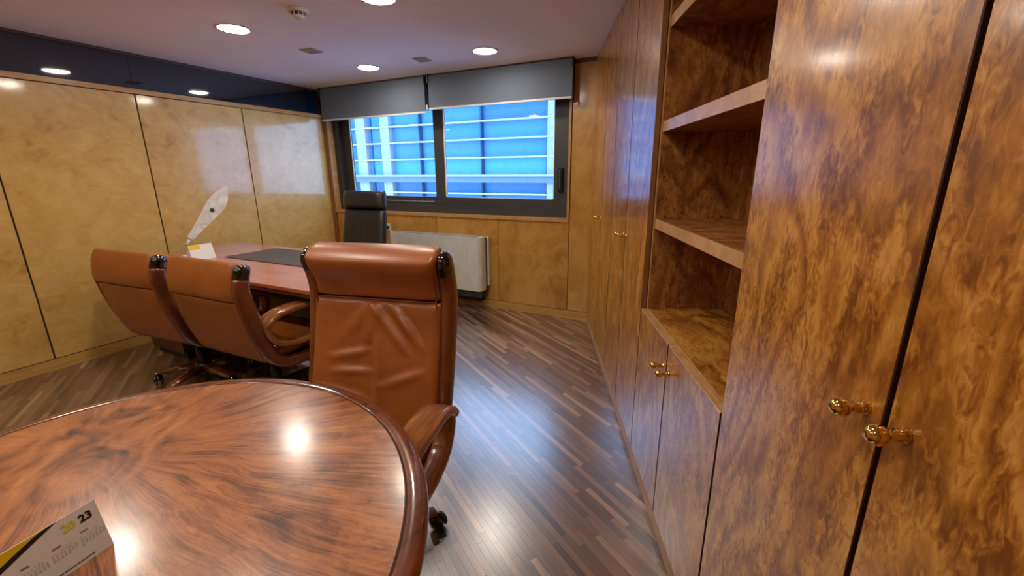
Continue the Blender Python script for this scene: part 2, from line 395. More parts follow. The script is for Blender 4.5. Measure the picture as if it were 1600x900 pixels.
while v < max(vs2):
    u = min(us) - rs.random()*.6
    while u < max(us):
        L = rs.uniform(.18, .62); g = .00022
        pg = [tuple((fu*a+fv*b)[:2]) for a, b in ((u+g, v+g), (u+L-g, v+g), (u+L-g, v+PWID-g), (u+g, v+PWID-g))]
        for i in range(4): pg = clip(pg, poly[i], poly[(i+1) % 4]) if pg else pg
        if len(pg) >= 3 and area(pg) > 2e-4:
            cx = sum(p[0] for p in pg)/len(pg); cy = sum(p[1] for p in pg)/len(pg); pr = project((cx, cy, 0)); big = 0
            if pr and any(inside(pr, q) for q in VIS):
                pp = [project((x, y, 0)) for x, y in pg]
                if all(pp): big = area(pp)
            t = rs.random(); t = .16+.42*t if rs.random() < .68 else (rs.uniform(.58, .92) if rs.random() < .55 else rs.uniform(.0, .14))
            planks.append((big, pg, t))
        u += L
    v += PWID
planks.sort(key=lambda q: -q[0])
def plank_geo(bm, lay, pg, t):
    z0 = -.006; a = [bm.verts.new((x, y, z0)) for x, y in pg]; b = [bm.verts.new((x, y, -.0002*t)) for x, y in pg]; n = len(pg)
    fs = [bm.faces.new(b)]
    for i in range(n): fs.append(bm.faces.new((a[i], a[(i+1) % n], b[(i+1) % n], b[i])))
    for f in fs: f[lay] = t
def plank_obj(name, items):
    bm = bmesh.new(); lay = bm.faces.layers.float.new('tone')
    for pg, t in items: plank_geo(bm, lay, pg, t)
    return link(name, bm_mesh(bm), M['plank'], floor)
for big, pg, t in planks[:290]: plank_obj('floor_strip', [(pg, t)])
rest = plank_obj('floor_strips', [(pg, t) for big, pg, t in planks[290:]]); rest['kind'] = 'stuff'

# ceiling
cpoly = [(XL-.1, YR-.1), (xw(YR, .95)+.1, YR-.1), (xw(YB, .95)+.1, YB+.1), (XL-.1, YB+.1)]
o = prism('ceiling', cpoly, CEIL, CEIL+.08, M['ceil']); o['kind'] = 'structure'

# left wall: backing, veneer panels, rail, dark glass frieze
wl = struct_empty('wall_left', (XL, 0, 0))
box('backing', -.12, -.012, YR, YB+.25, 0, CEIL, M['joint'], wl)
js = [YR, -.561, .282, 1.125, 1.967, 2.812, YB]
for a, b in zip(js, js[1:]): box('wall_panel', -.013, 0, a+.005, b-.005, .084, 1.966, M['wall'], wl, bev=.0012, seg=1)
for a, b in zip([YR, .28, 1.97], [.28, 1.97, YB]): box('frieze_panel', -.02, -.004, a+.0008, b-.0008, 2.0085, 2.245, M['frieze'], wl)
struct_box('baseboard_left', XL-.01, XL+.006, YR, YB, 0, .078, M['base'], bev=.001, seg=1)
struct_box('trim_1', XL-.02, XL+.006, YR, YB, 1.971, 2.008, M['rail'], bev=.002)
struct_box('trim_2', XL-.02, XL+.012, YR, YB, 2.245, CEIL-.001, M['brown'], bev=.002)
# small nickel clips on the rail
o = thing('rail_hook', 'tiny bright hook on the wooden rail above the left wall panels', 'hook', (XL+.006, 1.74, 1.965))
lathe('hook_plate', ((.006, 0), (.006, .004), (.003, .006)), M['chrome'], o, 10, 'X'); tube('hook_arm', [(.004, 0, 0), (.012, 0, -.002), (.014, 0, .006)], .0022, M['chrome'], o, side=(0, 1, 0))

# back wall (window wall)
XR = xw(YB)
wb = struct_empty('wall_back', (0, YB, 0))
WX0, WX1, WZ0 = -4.165, -1.272, .951
box('backing', XL-.1, WX1+.01, .012, .14, 0, .915, M['joint'], wb)
box('backing', WX1+.022, XR+.5, .012, .25, 0, CEIL, M['joint'], wb)
box('lintel', XL-.1, WX1+.03, .012, .25, 2.06, CEIL, M['joint'], wb)
for a, b in zip((WX0+.01, -3.45, -2.713, -1.979), (-3.45, -2.713, -1.979, -1.248)):
    box('wall_panel', a+.002, b-.002, 0, .013, .084, .914, M['wallb'], wb, bev=.001, seg=1)
box('wall_panel', -1.248+.004, XR+.05, 0, .013, .084, 2.235, M['wallb'], wb, bev=.001, seg=1)
for z in (1.93, 1.53, 1.112):
    h = box('hinge', -1.035, -1.024, -.010, .0, z-.014, z+.014, M['dgrey'], wb, bev=.002, seg=1)
struct_box('baseboard_back', XL, XR+.04, YB-.006, YB+.02, 0, .078, M['base'], bev=.001, seg=1)
struct_box('trim_3', XL, WX0, YB-.012, YB+.10, 0, CEIL, M['post'], bev=.003)                       # corner post
struct_box('trim_4', WX0, -1.250, YB-.010, YB+.10, .918, WZ0, M['rail'], bev=.002)                 # sill
struct_box('trim_5', WX1, -1.250, YB-.010, YB+.10, WZ0, 2.2, M['rail'], bev=.002)                  # right jamb
struct_box('trim_6', WX0-.001, WX0+.006, YB-.004, YB+.098, WZ0, 2.2, M['rail'], bev=.001)          # left jamb reveal
struct_box('trim_7', -1.250, XR+.05, YB-.014, YB+.05, 2.235, CEIL-.001, M['brown'], bev=.002)

# rear and right shell
struct_box('wall_rear', XL-.1, xw(YR, .95)+.1, YR-.1, YR, 0, CEIL, M['wall'])
wr = struct_empty('wall_right', W(0, 0), RZW)
box('backing', -4.2, 2.4, .88, .98, 0, CEIL, M['joint'], wr)
box('wall_panel', -.0825, 2.4, CW, .50, 0, CEIL-.002, M['cab'], wr)

# ------------------------------------------------------------------ window
wy = .095                                            # depth of the frame plane behind the wall face
win = struct_empty('window_1', (0, YB+wy, 0))
FT = 2.10
def frame(name, x0, x1, z0, z1, y0, y1, l, r_, b, t, mat, parent):
    bm = bmesh.new()
    for q in ((x0, x0+l, z0, z1), (x1-r_, x1, z0, z1), (x0+l, x1-r_, z0, z0+b), (x0+l, x1-r_, z1-t, z1)): box_bm(bm, q[0], q[1], y0, y1, q[2], q[3])
    return link(name, bm_mesh(bm), mat, parent)
def wx(px, y, z): return 0
# frame positions, corrected for the recess (points were measured on the wall face)
k = (YB+wy)/YB
gx = lambda x: x*k
gz = lambda z: CAM_H + (z-CAM_H)*k
frame('frame', WX0+.006, WX1, WZ0, FT, -.02, .09, .06, .05, .075, .06, M['alu'], win)
ZG0, ZG1 = gz(1.121), 2.03
MLx, MRx = gx(-2.695), gx(-2.574)
s2 = frame('sash', WX0+.066, MRx-.03, WZ0+.075, FT-.06, .045, .075, gx(-3.871)-(WX0+.066), .075, ZG0-WZ0-.075, .05, M['alu'], win)
box('pane', gx(-3.871)-.004, MLx+.012, .058, .062, ZG0-.004, ZG1+.01, M['glass'], s2)
box('glazing_bead', gx(-3.871), gx(-3.871)+.012, .040, .046, ZG0, ZG1, M['aluw'], s2)
s1 = frame('sash', MLx, WX1-.05, WZ0+.075, FT-.06, -.005, .03, MRx-MLx, WX1-.05-gx(-1.4), ZG0-WZ0-.075, .05, M['alu'], win)
box('pane', MRx-.004, gx(-1.4)+.004, .010, .014, ZG0-.004, ZG1+.01, M['glass'], s1)
box('glazing_bead', MRx, MRx+.014, -.008, -.002, ZG0, ZG1, M['aluw'], s1)
box('glazing_bead', gx(-1.4)-.006, gx(-1.4), -.008, -.002, ZG0, ZG1, M['aluw'], s1)
box('glazing_bead', MRx, gx(-1.4), -.008, -.002, ZG0, ZG0+.007, M['aluw'], s1)
h = prism('handle', [(-1.395, 1.188), (-1.345, 1.188), (-1.345, 1.40), (-1.395, 1.40)], -.03, -.005, M['blackm'], s1, 'Y', bev=.004)
box('grip', -1.380, -1.360, -.040, -.029, 1.205, 1.385, M['dgrey'], h, bev=.004)
box('bottom_rail_strip', gx(-3.35), gx(-2.71), -.024, -.019, gz(1.075), gz(1.078), M['aluw'], win)

# roller blinds hang from the ceiling in front of the wall face
def blind(label, x0, x1, zb, yoff):
    t = thing('roller_blind', label, 'blind', ((x0+x1)/2, YB-yoff, zb), 0, 'grey roller blinds over the window')
    w = (x1-x0)/2
    box('fabric', -w, w, -.001, .001, .012, CEIL-zb-.012, M['blind'], t)
    box('bottom_bar', -w, w, -.007, .007, -.004, .013, M['grey'] if False else M['whitem'], t, bev=.003)
    lathe('roller_tube', ((.024, -w), (.024, w)), M['dgrey'], t, 16, 'X', (0, .027, CEIL-zb-.034))
    for s in (-1, 1): box('bracket', s*w-.006, s*w+.006, -.018, .045, CEIL-zb-.075, CEIL-zb-.001, M['dgrey'], t, bev=.002)
    return t
bl1 = blind('grey roller blind covering the top of the left window pane', -4.11, -2.705, 1.928, .10)
bl2 = blind('grey roller blind covering the top of the right window pane', -2.66, -1.222, 1.955, .10)
# pull chain between the blinds
t = thing('blind_chain', 'dark blind chain with white weight hanging between the two roller blinds', 'chain', (-2.684, YB-.10, 1.97))
tube('chain', [(0, 0, .03), (0, 0, .16), (-.004, 0, .235)], .006, M['blackm'], t, side=(1, 0, 0)); lathe('chain_weight', ((.006, -.02), (.009, -.012), (.009, .024), (.005, .03)), M['white'], t, 12)
t = thing('blind_guide', 'thin dark vertical guide rod at the right end of the right blind', 'rod', (-1.214, YB-.07, 1.93))
tube('rod', [(0, 0, 0), (0, 0, .18), (0, 0, .325)], .005, M['blackm'], t, side=(1, 0, 0)); lathe('rod_end', ((.004, -.008), (.008, -.004), (.008, .01), (.004, .014)), M['dgrey'], t, 10)

# ------------------------------------------------------------------ facade across the courtyard
FY = 8.0
fac = thing('building_facade', 'blue glass office facade with white fins seen through the window', 'building', (-5, FY, -4))
box('core', -8, 4.1, .12, .5, -2, 7.7, M['fmull'], fac)
zf = [-.8, -.12, .23, .58, .941, 1.24, 1.66, 2.018, 2.365, 2.71, 3.06, 3.4]
xf = [-10.45, -9.0, -7.56, -6.12, -4.58, -3.13, -1.68, -.9]
rs = random.Random(5)
for i, (a, b) in enumerate(zip(xf, xf[1:])):
    for j, (c, d) in enumerate(zip(zf, zf[1:])):
        mt = M['pane3'] if j == 5 else rs.choice([M['pane1'], M['pane1'], M['pane2']])
        if j in (3, 4): mt = M['pane2']
        box('pane', a+5+.02, b+5-.02, .08, .12, c+4+.008, d+4-.008, mt, fac)
for z in zf:
    if abs(z-1.24) > .01: box('fin', -5.6, 4.1, -.06, .09, z+4-.014, z+4+.014, M['fin'], fac)
box('beam', -5.6, 4.1, -.10, .09, 1.17+4, 1.29+4, M['fbeam'], fac); box('fin', -5.6, 4.1, -.16, .0, 1.29+4, 1.325+4, M['fin'], fac)
for a, b in ((-8.45, -8.22), (-7.92, -7.64), (-7.18, -6.93)): box('column', a+5, b+5, -.05, .1, 1, 7.4, M['fcol'], fac)
for x in xf[3:]: box('mullion', x+5-.013, x+5+.013, -.02, .1, 1, 7.4, M['fmull'], fac)
box('column', -3.12+5, -2.90+5, -.05, .1, 1, 7.4, M['fcol'], fac)
gnd = struct_box('courtyard_ground', -14, 6, YB+.4, FY+1, -4.1, -4.0, M['fbeam'])

# ------------------------------------------------------------------ cabinets on the skewed wall
def knob(parent, x, z):
    """lathe-turned brass knob, axis along -y (out of the door)"""
    prof = ((.0105, 0), (.0105, -.003), (.0075, -.006), (.0085, -.012), (.0095, -.016), (.0055, -.020), (.0065, -.023), (.0125, -.029), (.0142, -.036), (.0125, -.043), (.0075, -.048), (.001, -.0495))
    return lathe('knob', prof, M['brass'], parent, 20, 'Y', (x, 0, z))
def cabinet(name, label, s0, sm, s1, z0, z1, kz, group=None, filler=0):
    mid = (s0+s1)/2; t = thing(name, label, 'cabinet', W(mid, CW), RZW, group)
    X = lambda s: -(s-mid)
    box('body', X(s0)-.002, X(s1+filler)+.002, .024, .395, .05, z1-.02 if z1 < 1 else z1, M['carc'], t)
    box('plinth', X(s0)-.0006, X(s1+filler)+.0006, -.004, .03, .0005, .046, M['plinth'], t, bev=.002, seg=1)
    for a, b, side in ((s0, sm, 1), (sm, s1, -1)):
        d = box('door', X(a)-.0042, X(b)+.0042, 0, .021, z0, z1-.003, M['cab'], t, bev=.0015, seg=1)
        d.data.materials.append(M['edge'])
        for pl in d.data.polygons:
            if abs(pl.normal.x) > .5: pl.material_index = 1
        k_ = knob(d, X(sm)+side*.034, kz)
    return t, X
tA, XA = cabinet('tall_cabinet', 'tall burl wood cabinet with brass knobs nearest the camera, right of the open shelves', .083, .538, .995, .052, CEIL-.004, 1.035, 'tall burl cabinets')
tB, XB_ = cabinet('tall_cabinet', 'tall burl wood cabinet adjoining the far side of the open shelves', 1.866, 2.316, 2.774, .052, CEIL-.004, 1.037, 'tall burl cabinets')
tC, XC = cabinet('tall_cabinet', 'tall burl wood cabinet in the far corner against the window wall', 2.774, 3.23, 3.69, .052, CEIL-.004, 1.037, 'tall burl cabinets', filler=.175)
box('filler_panel', XC(3.693), XC(3.868), 0, .021, .052, CEIL-.004, M['cab'], tC)
for t_, X_, ss in ((tA, XA, (.995,)), (tB, XB_, (1.866,))):
    for s_ in ss: pass
box('door_edge', XB_(1.8685), XB_(1.8672), .0005, .0205, .052, CEIL-.008, M['lipdoor'], tB)
tD, XD = cabinet('base_cabinet', 'low two-door burl cabinet under the open bookshelves', .995, 1.446, 1.866, .052, .770, .671)
for a, b in ((.999, 1.443), (1.449, 1.862)):
    box('door_lipping', XD(a), XD(b), .0008, .0202, .7668, .7695, M['lip'], tD)

# open shelf unit above the base cabinet
mid = 1.43; sh = thing('open_bookcase', 'open burl bookcase niche with three shelves between tall cabinets', 'bookcase', W(mid, CW), RZW)
X = lambda s: -(s-mid)
c0 = .0235
box('worktop', X(.998), X(1.863), c0+.003, .36, .7705, .7755, M['cab_top'], sh)
box('worktop_lipping', X(.998), X(1.863), c0-.001, c0+.003, .755, .776, M['lip'], sh)
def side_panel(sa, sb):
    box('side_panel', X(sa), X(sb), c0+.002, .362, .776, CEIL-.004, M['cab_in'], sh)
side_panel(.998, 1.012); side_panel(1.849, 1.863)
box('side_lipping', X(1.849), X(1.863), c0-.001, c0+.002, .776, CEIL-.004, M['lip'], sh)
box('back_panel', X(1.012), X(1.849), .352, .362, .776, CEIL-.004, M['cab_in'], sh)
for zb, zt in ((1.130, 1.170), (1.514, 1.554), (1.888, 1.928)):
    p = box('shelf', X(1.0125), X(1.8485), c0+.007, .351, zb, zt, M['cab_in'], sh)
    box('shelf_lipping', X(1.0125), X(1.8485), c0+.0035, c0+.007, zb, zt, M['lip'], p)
    for yy in (.06, .29): lathe('shelf_pin', ((.004, 0), (.004, .012), (.002, .014)), M['dgrey'], sh, 8, 'X', (X(1.849)-.0 if False else X(1.8488), yy, zt+.012))

# ------------------------------------------------------------------ ceiling fittings
def downlight(x, y, label):
    t = thing('downlight', label, 'ceiling light', (x, y, CEIL), 0, 'round recessed ceiling downlights')
    bm = bmesh.new(); n = 32; prof = ((.098, 0), (.100, -.004), (.094, -.007), (.086, -.004), (.084, .0))
    rings = [[bm.verts.new((r_*math.cos(2*math.pi*i/n), r_*math.sin(2*math.pi*i/n), h)) for i in range(n)] for r_, h in prof]
    for a, b in zip(rings, rings[1:]):
        for i in range(n): bm.faces.new((a[i], a[(i+1) % n], b[(i+1) % n], b[i]))
    link('trim_ring', bm_mesh(bm, True), M['whitem'], t)
    lathe('diffuser', ((.084, -.0015), (.080, -.006), (.062, -.011), (.035, -.014), (.006, -.015)), M['lamp'], t, 32)
    for a in (0, math.pi): lathe('spring_clip', ((.004, -.001), (.005, -.004), (.002, -.006)), M['dgrey'], t, 8, 'Z', (.106*math.cos(a), .106*math.sin(a), 0))
L1, L2, L0 = -2.955, -1.775, -.60
for x, y, lb in ((L1, 3.19, 'round ceiling downlight left of centre nearest the window blinds'), (L2, 3.19, 'round ceiling downlight above the right window blind'),
                 (L1, 2.0, 'large bright round downlight beside the smoke detector on the left ceiling'), (L2, 2.03, 'round downlight cut off by the top edge of the picture'),
                 (L1, .80, 'round downlight mirrored in the round table beside the calendar'), (L2, .80, 'round ceiling downlight over the round table'),
                 (L0, .80, 'round ceiling downlight over the aisle beside the cabinets'), (L1, -.40, 'round ceiling downlight behind the viewer along the left wall'),
                 (L2, -.40, 'round ceiling downlight behind the viewer over the round table'), (L0, -.40, 'round ceiling downlight behind the viewer near the cabinets')):
    downlight(x, y, lb)
def diffuser(x, y, label):
    t = thing('ceiling_vent', label, 'vent', (x, y, CEIL), R(8), 'small square ceiling vents')
    bm = bmesh.new()
    for a, z in ((.062, 0), (.050, -.006)): pass
    box('vent_frame', -.062, .062, -.062, .062, -.006, -.0005, M['grey'], t, bev=.002, seg=1)
    for q in range(4): box('vent_slat', -.05, .05, -.05+q*.027, -.031+q*.027, -.011, -.006, M['grey'], t, bev=.002, seg=1)
diffuser(-2.945, 2.58, 'small square grey ceiling vent near the smoke detector'); diffuser(-2.356, 3.178, 'small square grey ceiling vent between the two downlights by the blinds')
t = thing('smoke_detector', 'white domed smoke detector with dark slots on the ceiling', 'smoke detector', (-2.30, 1.955, CEIL))
lathe('mount', ((.058, 0), (.058, -.014), (.052, -.020)), M['whitem'], t, 28); lathe('chamber', ((.040, -.020), (.038, -.034)), M['dgrey'], t, 24)
for i in range(10):
    a = 2*math.pi*i/10; box('rib', .037*math.cos(a)-.003, .037*math.cos(a)+.003, .037*math.sin(a)-.003, .037*math.sin(a)+.003, -.036, -.020, M['whitem'], t)
lathe('cap', ((.036, -.034), (.030, -.044), (.012, -.049)), M['whitem'], t, 24)

# ------------------------------------------------------------------ round table
TC = Vector((-.939, .197, 0)); TA, TB, TR = .600, .638, .822
tb = thing('round_table', 'round glossy figured walnut meeting table with moulded edge', 'table', TC, 0)
def ell(off, z, n=96):
    out = []
    for i in range(n):
        a = 2*math.pi*i/n; x, y = (TA+off)*math.cos(a), (TB+off)*math.sin(a)
        out.append(Vector((x*math.cos(TR)-y*math.sin(TR), x*math.sin(TR)+y*math.cos(TR), z)))
    return out
def rings_obj(name, prof, mat, cap=False, parent=None):
    bm = bmesh.new(); rg = [[bm.verts.new(p) for p in ell(o_, z)] for o_, z in prof]; n = len(rg[0])
    for a, b in zip(rg, rg[1:]):
        for i in range(n): bm.faces.new((a[i], a[(i+1) % n], b[(i+1) % n], b[i]))
    if cap: bm.faces.new(rg[0]); bm.faces.new(rg[-1])
    me = bm_mesh(bm, True); flat_caps(me); return link(name, me, mat, parent)
rings_obj('table_top', ((-.2, .715), (-.043, .715), (-.043, .7492), (-.0435, .7498)), M['table'], True, tb)
rings_obj('edge_inlay', ((-.0435, .7470), (-.0435, .7485), (-.0395, .7485), (-.0395, .7470)), M['ink'], False, tb)
rings_obj('edge_moulding', ((-.0395, .716), (-.0395, .7495), (-.036, .7510), (-.020, .7512), (-.016, .7500), (-.012, .7494), (-.006, .7470), (0, .7390), (.0015, .7320), (-.002, .7240), (-.010, .7180), (-.016, .7160)), M['wood'], False, tb)
lathe('pedestal', ((.20, .0), (.20, .03), (.13, .05), (.085, .09), (.075, .4), (.085, .62), (.15, .69), (.24, .7145)), M['wood'], tb, 32)
for i in range(4):
    a = math.pi/4+i*math.pi/2 + .3
    d = Vector((math.cos(a), math.sin(a), 0)); s_ = Vector((-d.y, d.x, 0))
    sweep('foot', [d*.08+Vector((0, 0, .07)), d*.2+Vector((0, 0, .055)), d*.33+Vector((0, 0, .026))], s_, [(.04, .03), (.035, .026), (.028, .02)], M['wood'], tb)

# ------------------------------------------------------------------ chairs
def star_base(t, wood_top=True, lift=0.0, rot=0.3, rad=.29):
    zc = .36+lift
    lathe('gas_lift', ((.030, .09), (.030, .24), (.020, .242), (.020, zc)), M['blackm'], t, 16)
    lathe('hub', ((.045, .075), (.05, .09), (.05, .125), (.035, .14)), M['blackm'], t, 20)
    box('tilt_mechanism', -.09, .09, -.11, .12, zc-.02, zc+.03, M['blackm'], t, bev=.012)
    tube('tilt_lever', [(.05, .02, zc), (.18, .03, zc-.005), (.25, .03, zc-.01)], .006, M['chrome'], t, side=(0, 0, 1))
    for i in range(5):
        a = rot+i*2*math.pi/5; d = Vector((math.cos(a), math.sin(a), 0)); s_ = Vector((-d.y, d.x, 0))
        leg = sweep('base_leg', [d*.035+Vector((0, 0, .105)), d*(rad*.55)+Vector((0, 0, .098)), d*(rad-.012)+Vector((0, 0, .083))], s_, [(.034, .022), (.030, .018), (.024, .012)], M['wood'] if wood_top else M['blackm'], t)
        c = d*rad
        cs = thing_part('caster', t)
        cs.location = c; cs.rotation_euler = (0, 0, a+.6); cs.scale = (1.22, 1.22, 1.22)
        for q in (-1, 1): lathe('wheel', ((.012, q*.006), (.026, q*.007), (.027, q*.014), (.022, q*.020), (.008, q*.022)), M['black'], cs, 18, 'X', (0, 0, .0275))
        lathe('stem', ((.006, .03), (.006, .066)), M['chrome'], cs, 10)
        hood = []
        for k_ in range(9):
            b = math.pi*k_/8; hood.append(Vector((0, .030*math.cos(b), .0275+.030*math.sin(b))))
        sweep('hood', hood, (1, 0, 0), (.008, .003), M['blackm'], cs, n=8)
def thing_part(name, parent):
    """an eight-vertex axle block that carries the wheels of a caster"""
    bm = bmesh.new(); box_bm(bm, -.007, .007, -.006, .006, .022, .036); return link(name, bm_mesh(bm), M['blackm'], parent)

FOLDS = [((-.62, .55), (-.30, .93), .0045, .05), ((-.50, .30), (-.02, .92), .006, .055), ((-.75, .35), (-.45, .7), .004, .05), ((.0, .95), (.12, .4), .006, .07), ((.12, .92), (.42, .5), .0045, .08),
         ((-.02, .35), (-.10, -.55), .006, .05), ((.10, .22), (.60, .10), .0045, .05), ((.05, -.08), (.55, -.12), .0045, .05), ((-.7, -.05), (-.25, -.25), .004, .06), ((.1, -.5), (.7, -.4), .004, .07)]
def folds(u, v, flip=1):
    u = u*flip; e = .0
    for (a, b), (c, d), amp, w in FOLDS:
        L2 = (c-a)**2+(d-b)**2; t_ = max(0, min(1, ((u-a)*(c-a)+(v-b)*(d-b))/L2))
        q = math.hypot(u-a-(c-a)*t_, (v-b-(d-b)*t_)*1.1)
        sgn = ((u-a)*(d-b)-(v-b)*(c-a))/math.sqrt(L2); x_ = math.copysign(q, sgn)/(w*1.5)
        e += amp*2.3*(x_+.35)*math.exp(-x_*x_)*math.sin(math.pi*(.1+.8*t_))**.5
    return e
def seg_at(path, z):
    for a, b in zip(path, path[1:]):
        if a.z <= z <= b.z and b.z > a.z: return a.lerp(b, (z-a.z)/(b.z-a.z))
    return path[-1]
def exec_chair(label, loc, rz, prof, ysp, T, w, seat_z, arm_z, rot, arms_len=.40, wrinkles=True, flip=1, over=0.0):
    """tan leather chair: prof = post centre line (y,z) from under the seat to the top"""
    t = thing('executive_chair', label, 'chair', loc, rz, 'tan leather chairs with wooden frames')
    path = catmull([(0, y, z) for y, z in prof], 6)
    hw = w/2
    # posts with black caps
    zcap = T-.062; zend = T-.026
    lower = [p for p in path if p.z < zcap-.004] + [seg_at(path, zcap)]; upper = [seg_at(path, zcap)]+[p for p in path if zcap+.004 < p.z < zend-.004]+[seg_at(path, zend)]
    for s in (-1, 1):
        ox = Vector((s*(hw+.010), 0, 0)); n = len(lower)
        dep = lambda z: .034+.012*max(0, 1-abs(z-(T-.22))/.35)
        sweep('post', [p+ox for p in lower], (1, 0, 0), [(.0245, dep(p.z)) for p in lower], M['wood'], t, n=16, power=2.5)
        last = upper[-1]; prev = upper[-2]; d = (last-prev).normalized(); cp = [p+ox for p in upper]; sz = [(.0255, dep(p.z)+.002) for p in upper]
        for q in (.008, .016, .023, .029, .0335, .0362, .0375):
            f = max(.06, math.sqrt(max(0, 1-(q/.0376)**2))); cp.append(last+ox+d*q); sz.append((.0255*f, (dep(last.z)+.002)*f))
        sweep('post_cap', cp, (1, 0, 0), sz, M['black'], t, n=16, power=2.4)
    # curve lookup by height
    def at(z):
        for a, b in zip(path, path[1:]):
            if a.z <= z <= b.z and b.z > a.z:
                f = (z-a.z)/(b.z-a.z); p = a.lerp(b, f); d = (b-a).normalized(); return p, Vector((0, d.z, -d.y))
        a, b = path[-2], path[-1]; d = (b-a).normalized(); return b+d*((z-b.z)/max(.2, d.z)), Vector((0, d.z, -d.y))
    zs = T-ysp; zb = seat_z-.02
    def slab(z0, z1, off):
        def f(u, v):
            z = z0+(z1-z0)*(v+1)/2; p, n_ = at(z); return p+Vector((u*(hw+over), 0, 0))+n_*off, n_
        return f
    head = pillow('headrest', slab(zs+.003, T+.012, 0), .056, .056, M['tan'], t, 34, 28, pw=12, k=.27, extra=lambda u, v: .008*math.exp(-((v-.5)/.45)**2))
    back = pillow('back_cushion', slab(zb, zs-.002, .026), .032, .012, M['tan'], t, 64, 64, pw=12, k=.30, extra=(lambda u, v: (folds(u, v, flip) if wrinkles else 0)+.010*math.exp(-((v+.45)/.5)**2)))
    pillow('back_panel', slab(zb-.04, zs+.006, -.026), .014, .020, M['tan'], t, 20, 24, pw=16, k=.25)
    # piping lines round the cushions
    for s in (-1, 1):
        pts = []
        for i in range(24):
            z = zb+.02+(T-.02-zb-.02)*i/23; p, n_ = at(z); pts.append(p+Vector((s*(hw-.016), 0, 0))+n_*.050)
        sweep('piping', pts, (1, 0, 0), (.0028, .0028), M['tanp'], back, n=6, power=2)
    p, n_ = at(zs)
    sweep('piping', [p+n_*.044+Vector((-hw+.016+(w-.032)*i/12, 0, -.0)) for i in range(13)], (0, 0, 1), (.003, .003), M['tanp'], back, n=6, power=2)
    # seat
    sy0, sy1 = prof[3][0]+.03, .26
    def seat(u, v):
        y = sy0+(sy1-sy0)*(v+1)/2; z = seat_z-.05-.03*max(0, v-.6)**2*6+.012*v
        return Vector((u*(hw-.005), y, z)), Vector((0, 0, 1))
    pillow('seat_cushion', seat, .055, .045, M['tan'], t, 26, 26, pw=8, k=.38)
    prism('seat_shell', [(-hw+.03, sy0+.03), (hw-.03, sy0+.03), (hw-.04, sy1-.05), (-hw+.04, sy1-.05)], seat_z-.125, seat_z-.085, M['blackm'], t, bev=.01)
    # looped wooden arms
    for s in (-1, 1):
        y0 = at(arm_z-.06)[0].y+.045; y1 = y0+arms_len; zt, zb2 = arm_z-.016, arm_z-.205; pts = []
        for q in ((y0+.09, zt), (y0+.2, zt+.004), (y1-.09, zt-.004), (y1-.025, zt-.03), (y1, (zt+zb2)/2+.01), (y1-.03, zb2+.03), (y1-.1, zb2), (y0+.2, zb2-.004), (y0+.10, zb2+.01), (y0+.035, zb2+.045), (y0, (zt+zb2)/2+.025), (y0+.022, zt-.025)): pts.append((0, q[0], q[1]))
        cl = [p_+Vector((s*(hw+.030-over), 0, 0)) for p_ in catmull(pts, 4, True)]
        zm = (zt+zb2)/2
        sweep('armrest', cl, (1, 0, 0), [(.050 if p_.z > zm+.05 else .034, .0165) for p_ in cl], M['armw'], t, closed=True, n=20, power=5)
    star_base(t, True, seat_z-.50, rot)
    return t
PF = [(.06, .385), (-.05, .385), (-.115, .43), (-.150, .50), (-.186, .60), (-.226, .75), (-.258, .89), (-.264, .97), (-.246, 1.045), (-.222, 1.10)]
PB = [(.06, .345), (-.10, .355), (-.180, .405), (-.216, .465), (-.257, .597), (-.287, .74), (-.297, .807), (-.287, .87), (-.267, .925)]
ch1 = exec_chair('tan leather high-back chair facing the camera behind the round table', (-1.008, .866, 0), R(192.6), PF, .165, 1.10, .49, .50, .645, .272)
ch2 = exec_chair('tan leather chair seen from behind, middle one, at the front of the desk', (-2.36, 1.53, 0), R(.8), PB, .17, .925, .53, .47, .665, .5, wrinkles=False, over=.014)
ch3 = exec_chair('tan leather chair seen from behind, nearest the left wall', (-3.06, 1.49, 0), R(4), PB, .17, .925, .53, .47, .665, 1.2, wrinkles=False, over=.014)

# black office chair behind the desk
t = thing('office_chair', 'black leather high-back office chair behind the desk by the window', 'chair', (-2.86, 2.66, 0), R(180))
def bk(z0, z1, w0, w1, y0, y1):
    def f(u, v):
        q = (v+1)/2; return Vector((u*(w0+(w1-w0)*q)/2, y0+(y1-y0)*q, z0+(z1-z0)*q)), Vector((0, 1, .12)).normalized()
    return f
bf = [(-.35, -.3, .9), (-.1, -.5, .8), (.12, -.4, .85), (.34, -.3, .8)]
pillow('back_cushion', bk(.47, 1.062, .52, .47, -.14, -.245), .045, .03, M['bleather'], t, 44, 30, pw=8, k=.4,
       extra=lambda u, v: sum(-.008*math.exp(-((u-a-.05*v)/.06)**2)*math.exp(-((v+.1)/.5)**2) for a, b, c in bf))
pillow('headrest', bk(1.058, 1.215, .49, .47, -.235, -.255), .060, .045, M['bleather'], t, 24, 16, pw=5, k=.45)
pillow('seat_cushion', lambda u, v: (Vector((u*.25, .03+v*.24, .46-.02*max(0, v)**3)), Vector((0, 0, 1))), .06, .05, M['bleather'], t, 22, 22, pw=7, k=.4)
for s in (-1, 1):
    sweep('armrest', catmull([(s*.27, -.17, .44), (s*.30, -.17, .55), (s*.30, -.15, .66), (s*.30, -.05, .695), (s*.30, .12, .695), (s*.30, .19, .66), (s*.29, .17, .55), (s*.26, .12, .43)], 5), (1, 0, 0), (.026, .014), M['blackm'], t, n=12)
star_base(t, False, -.02, .2)

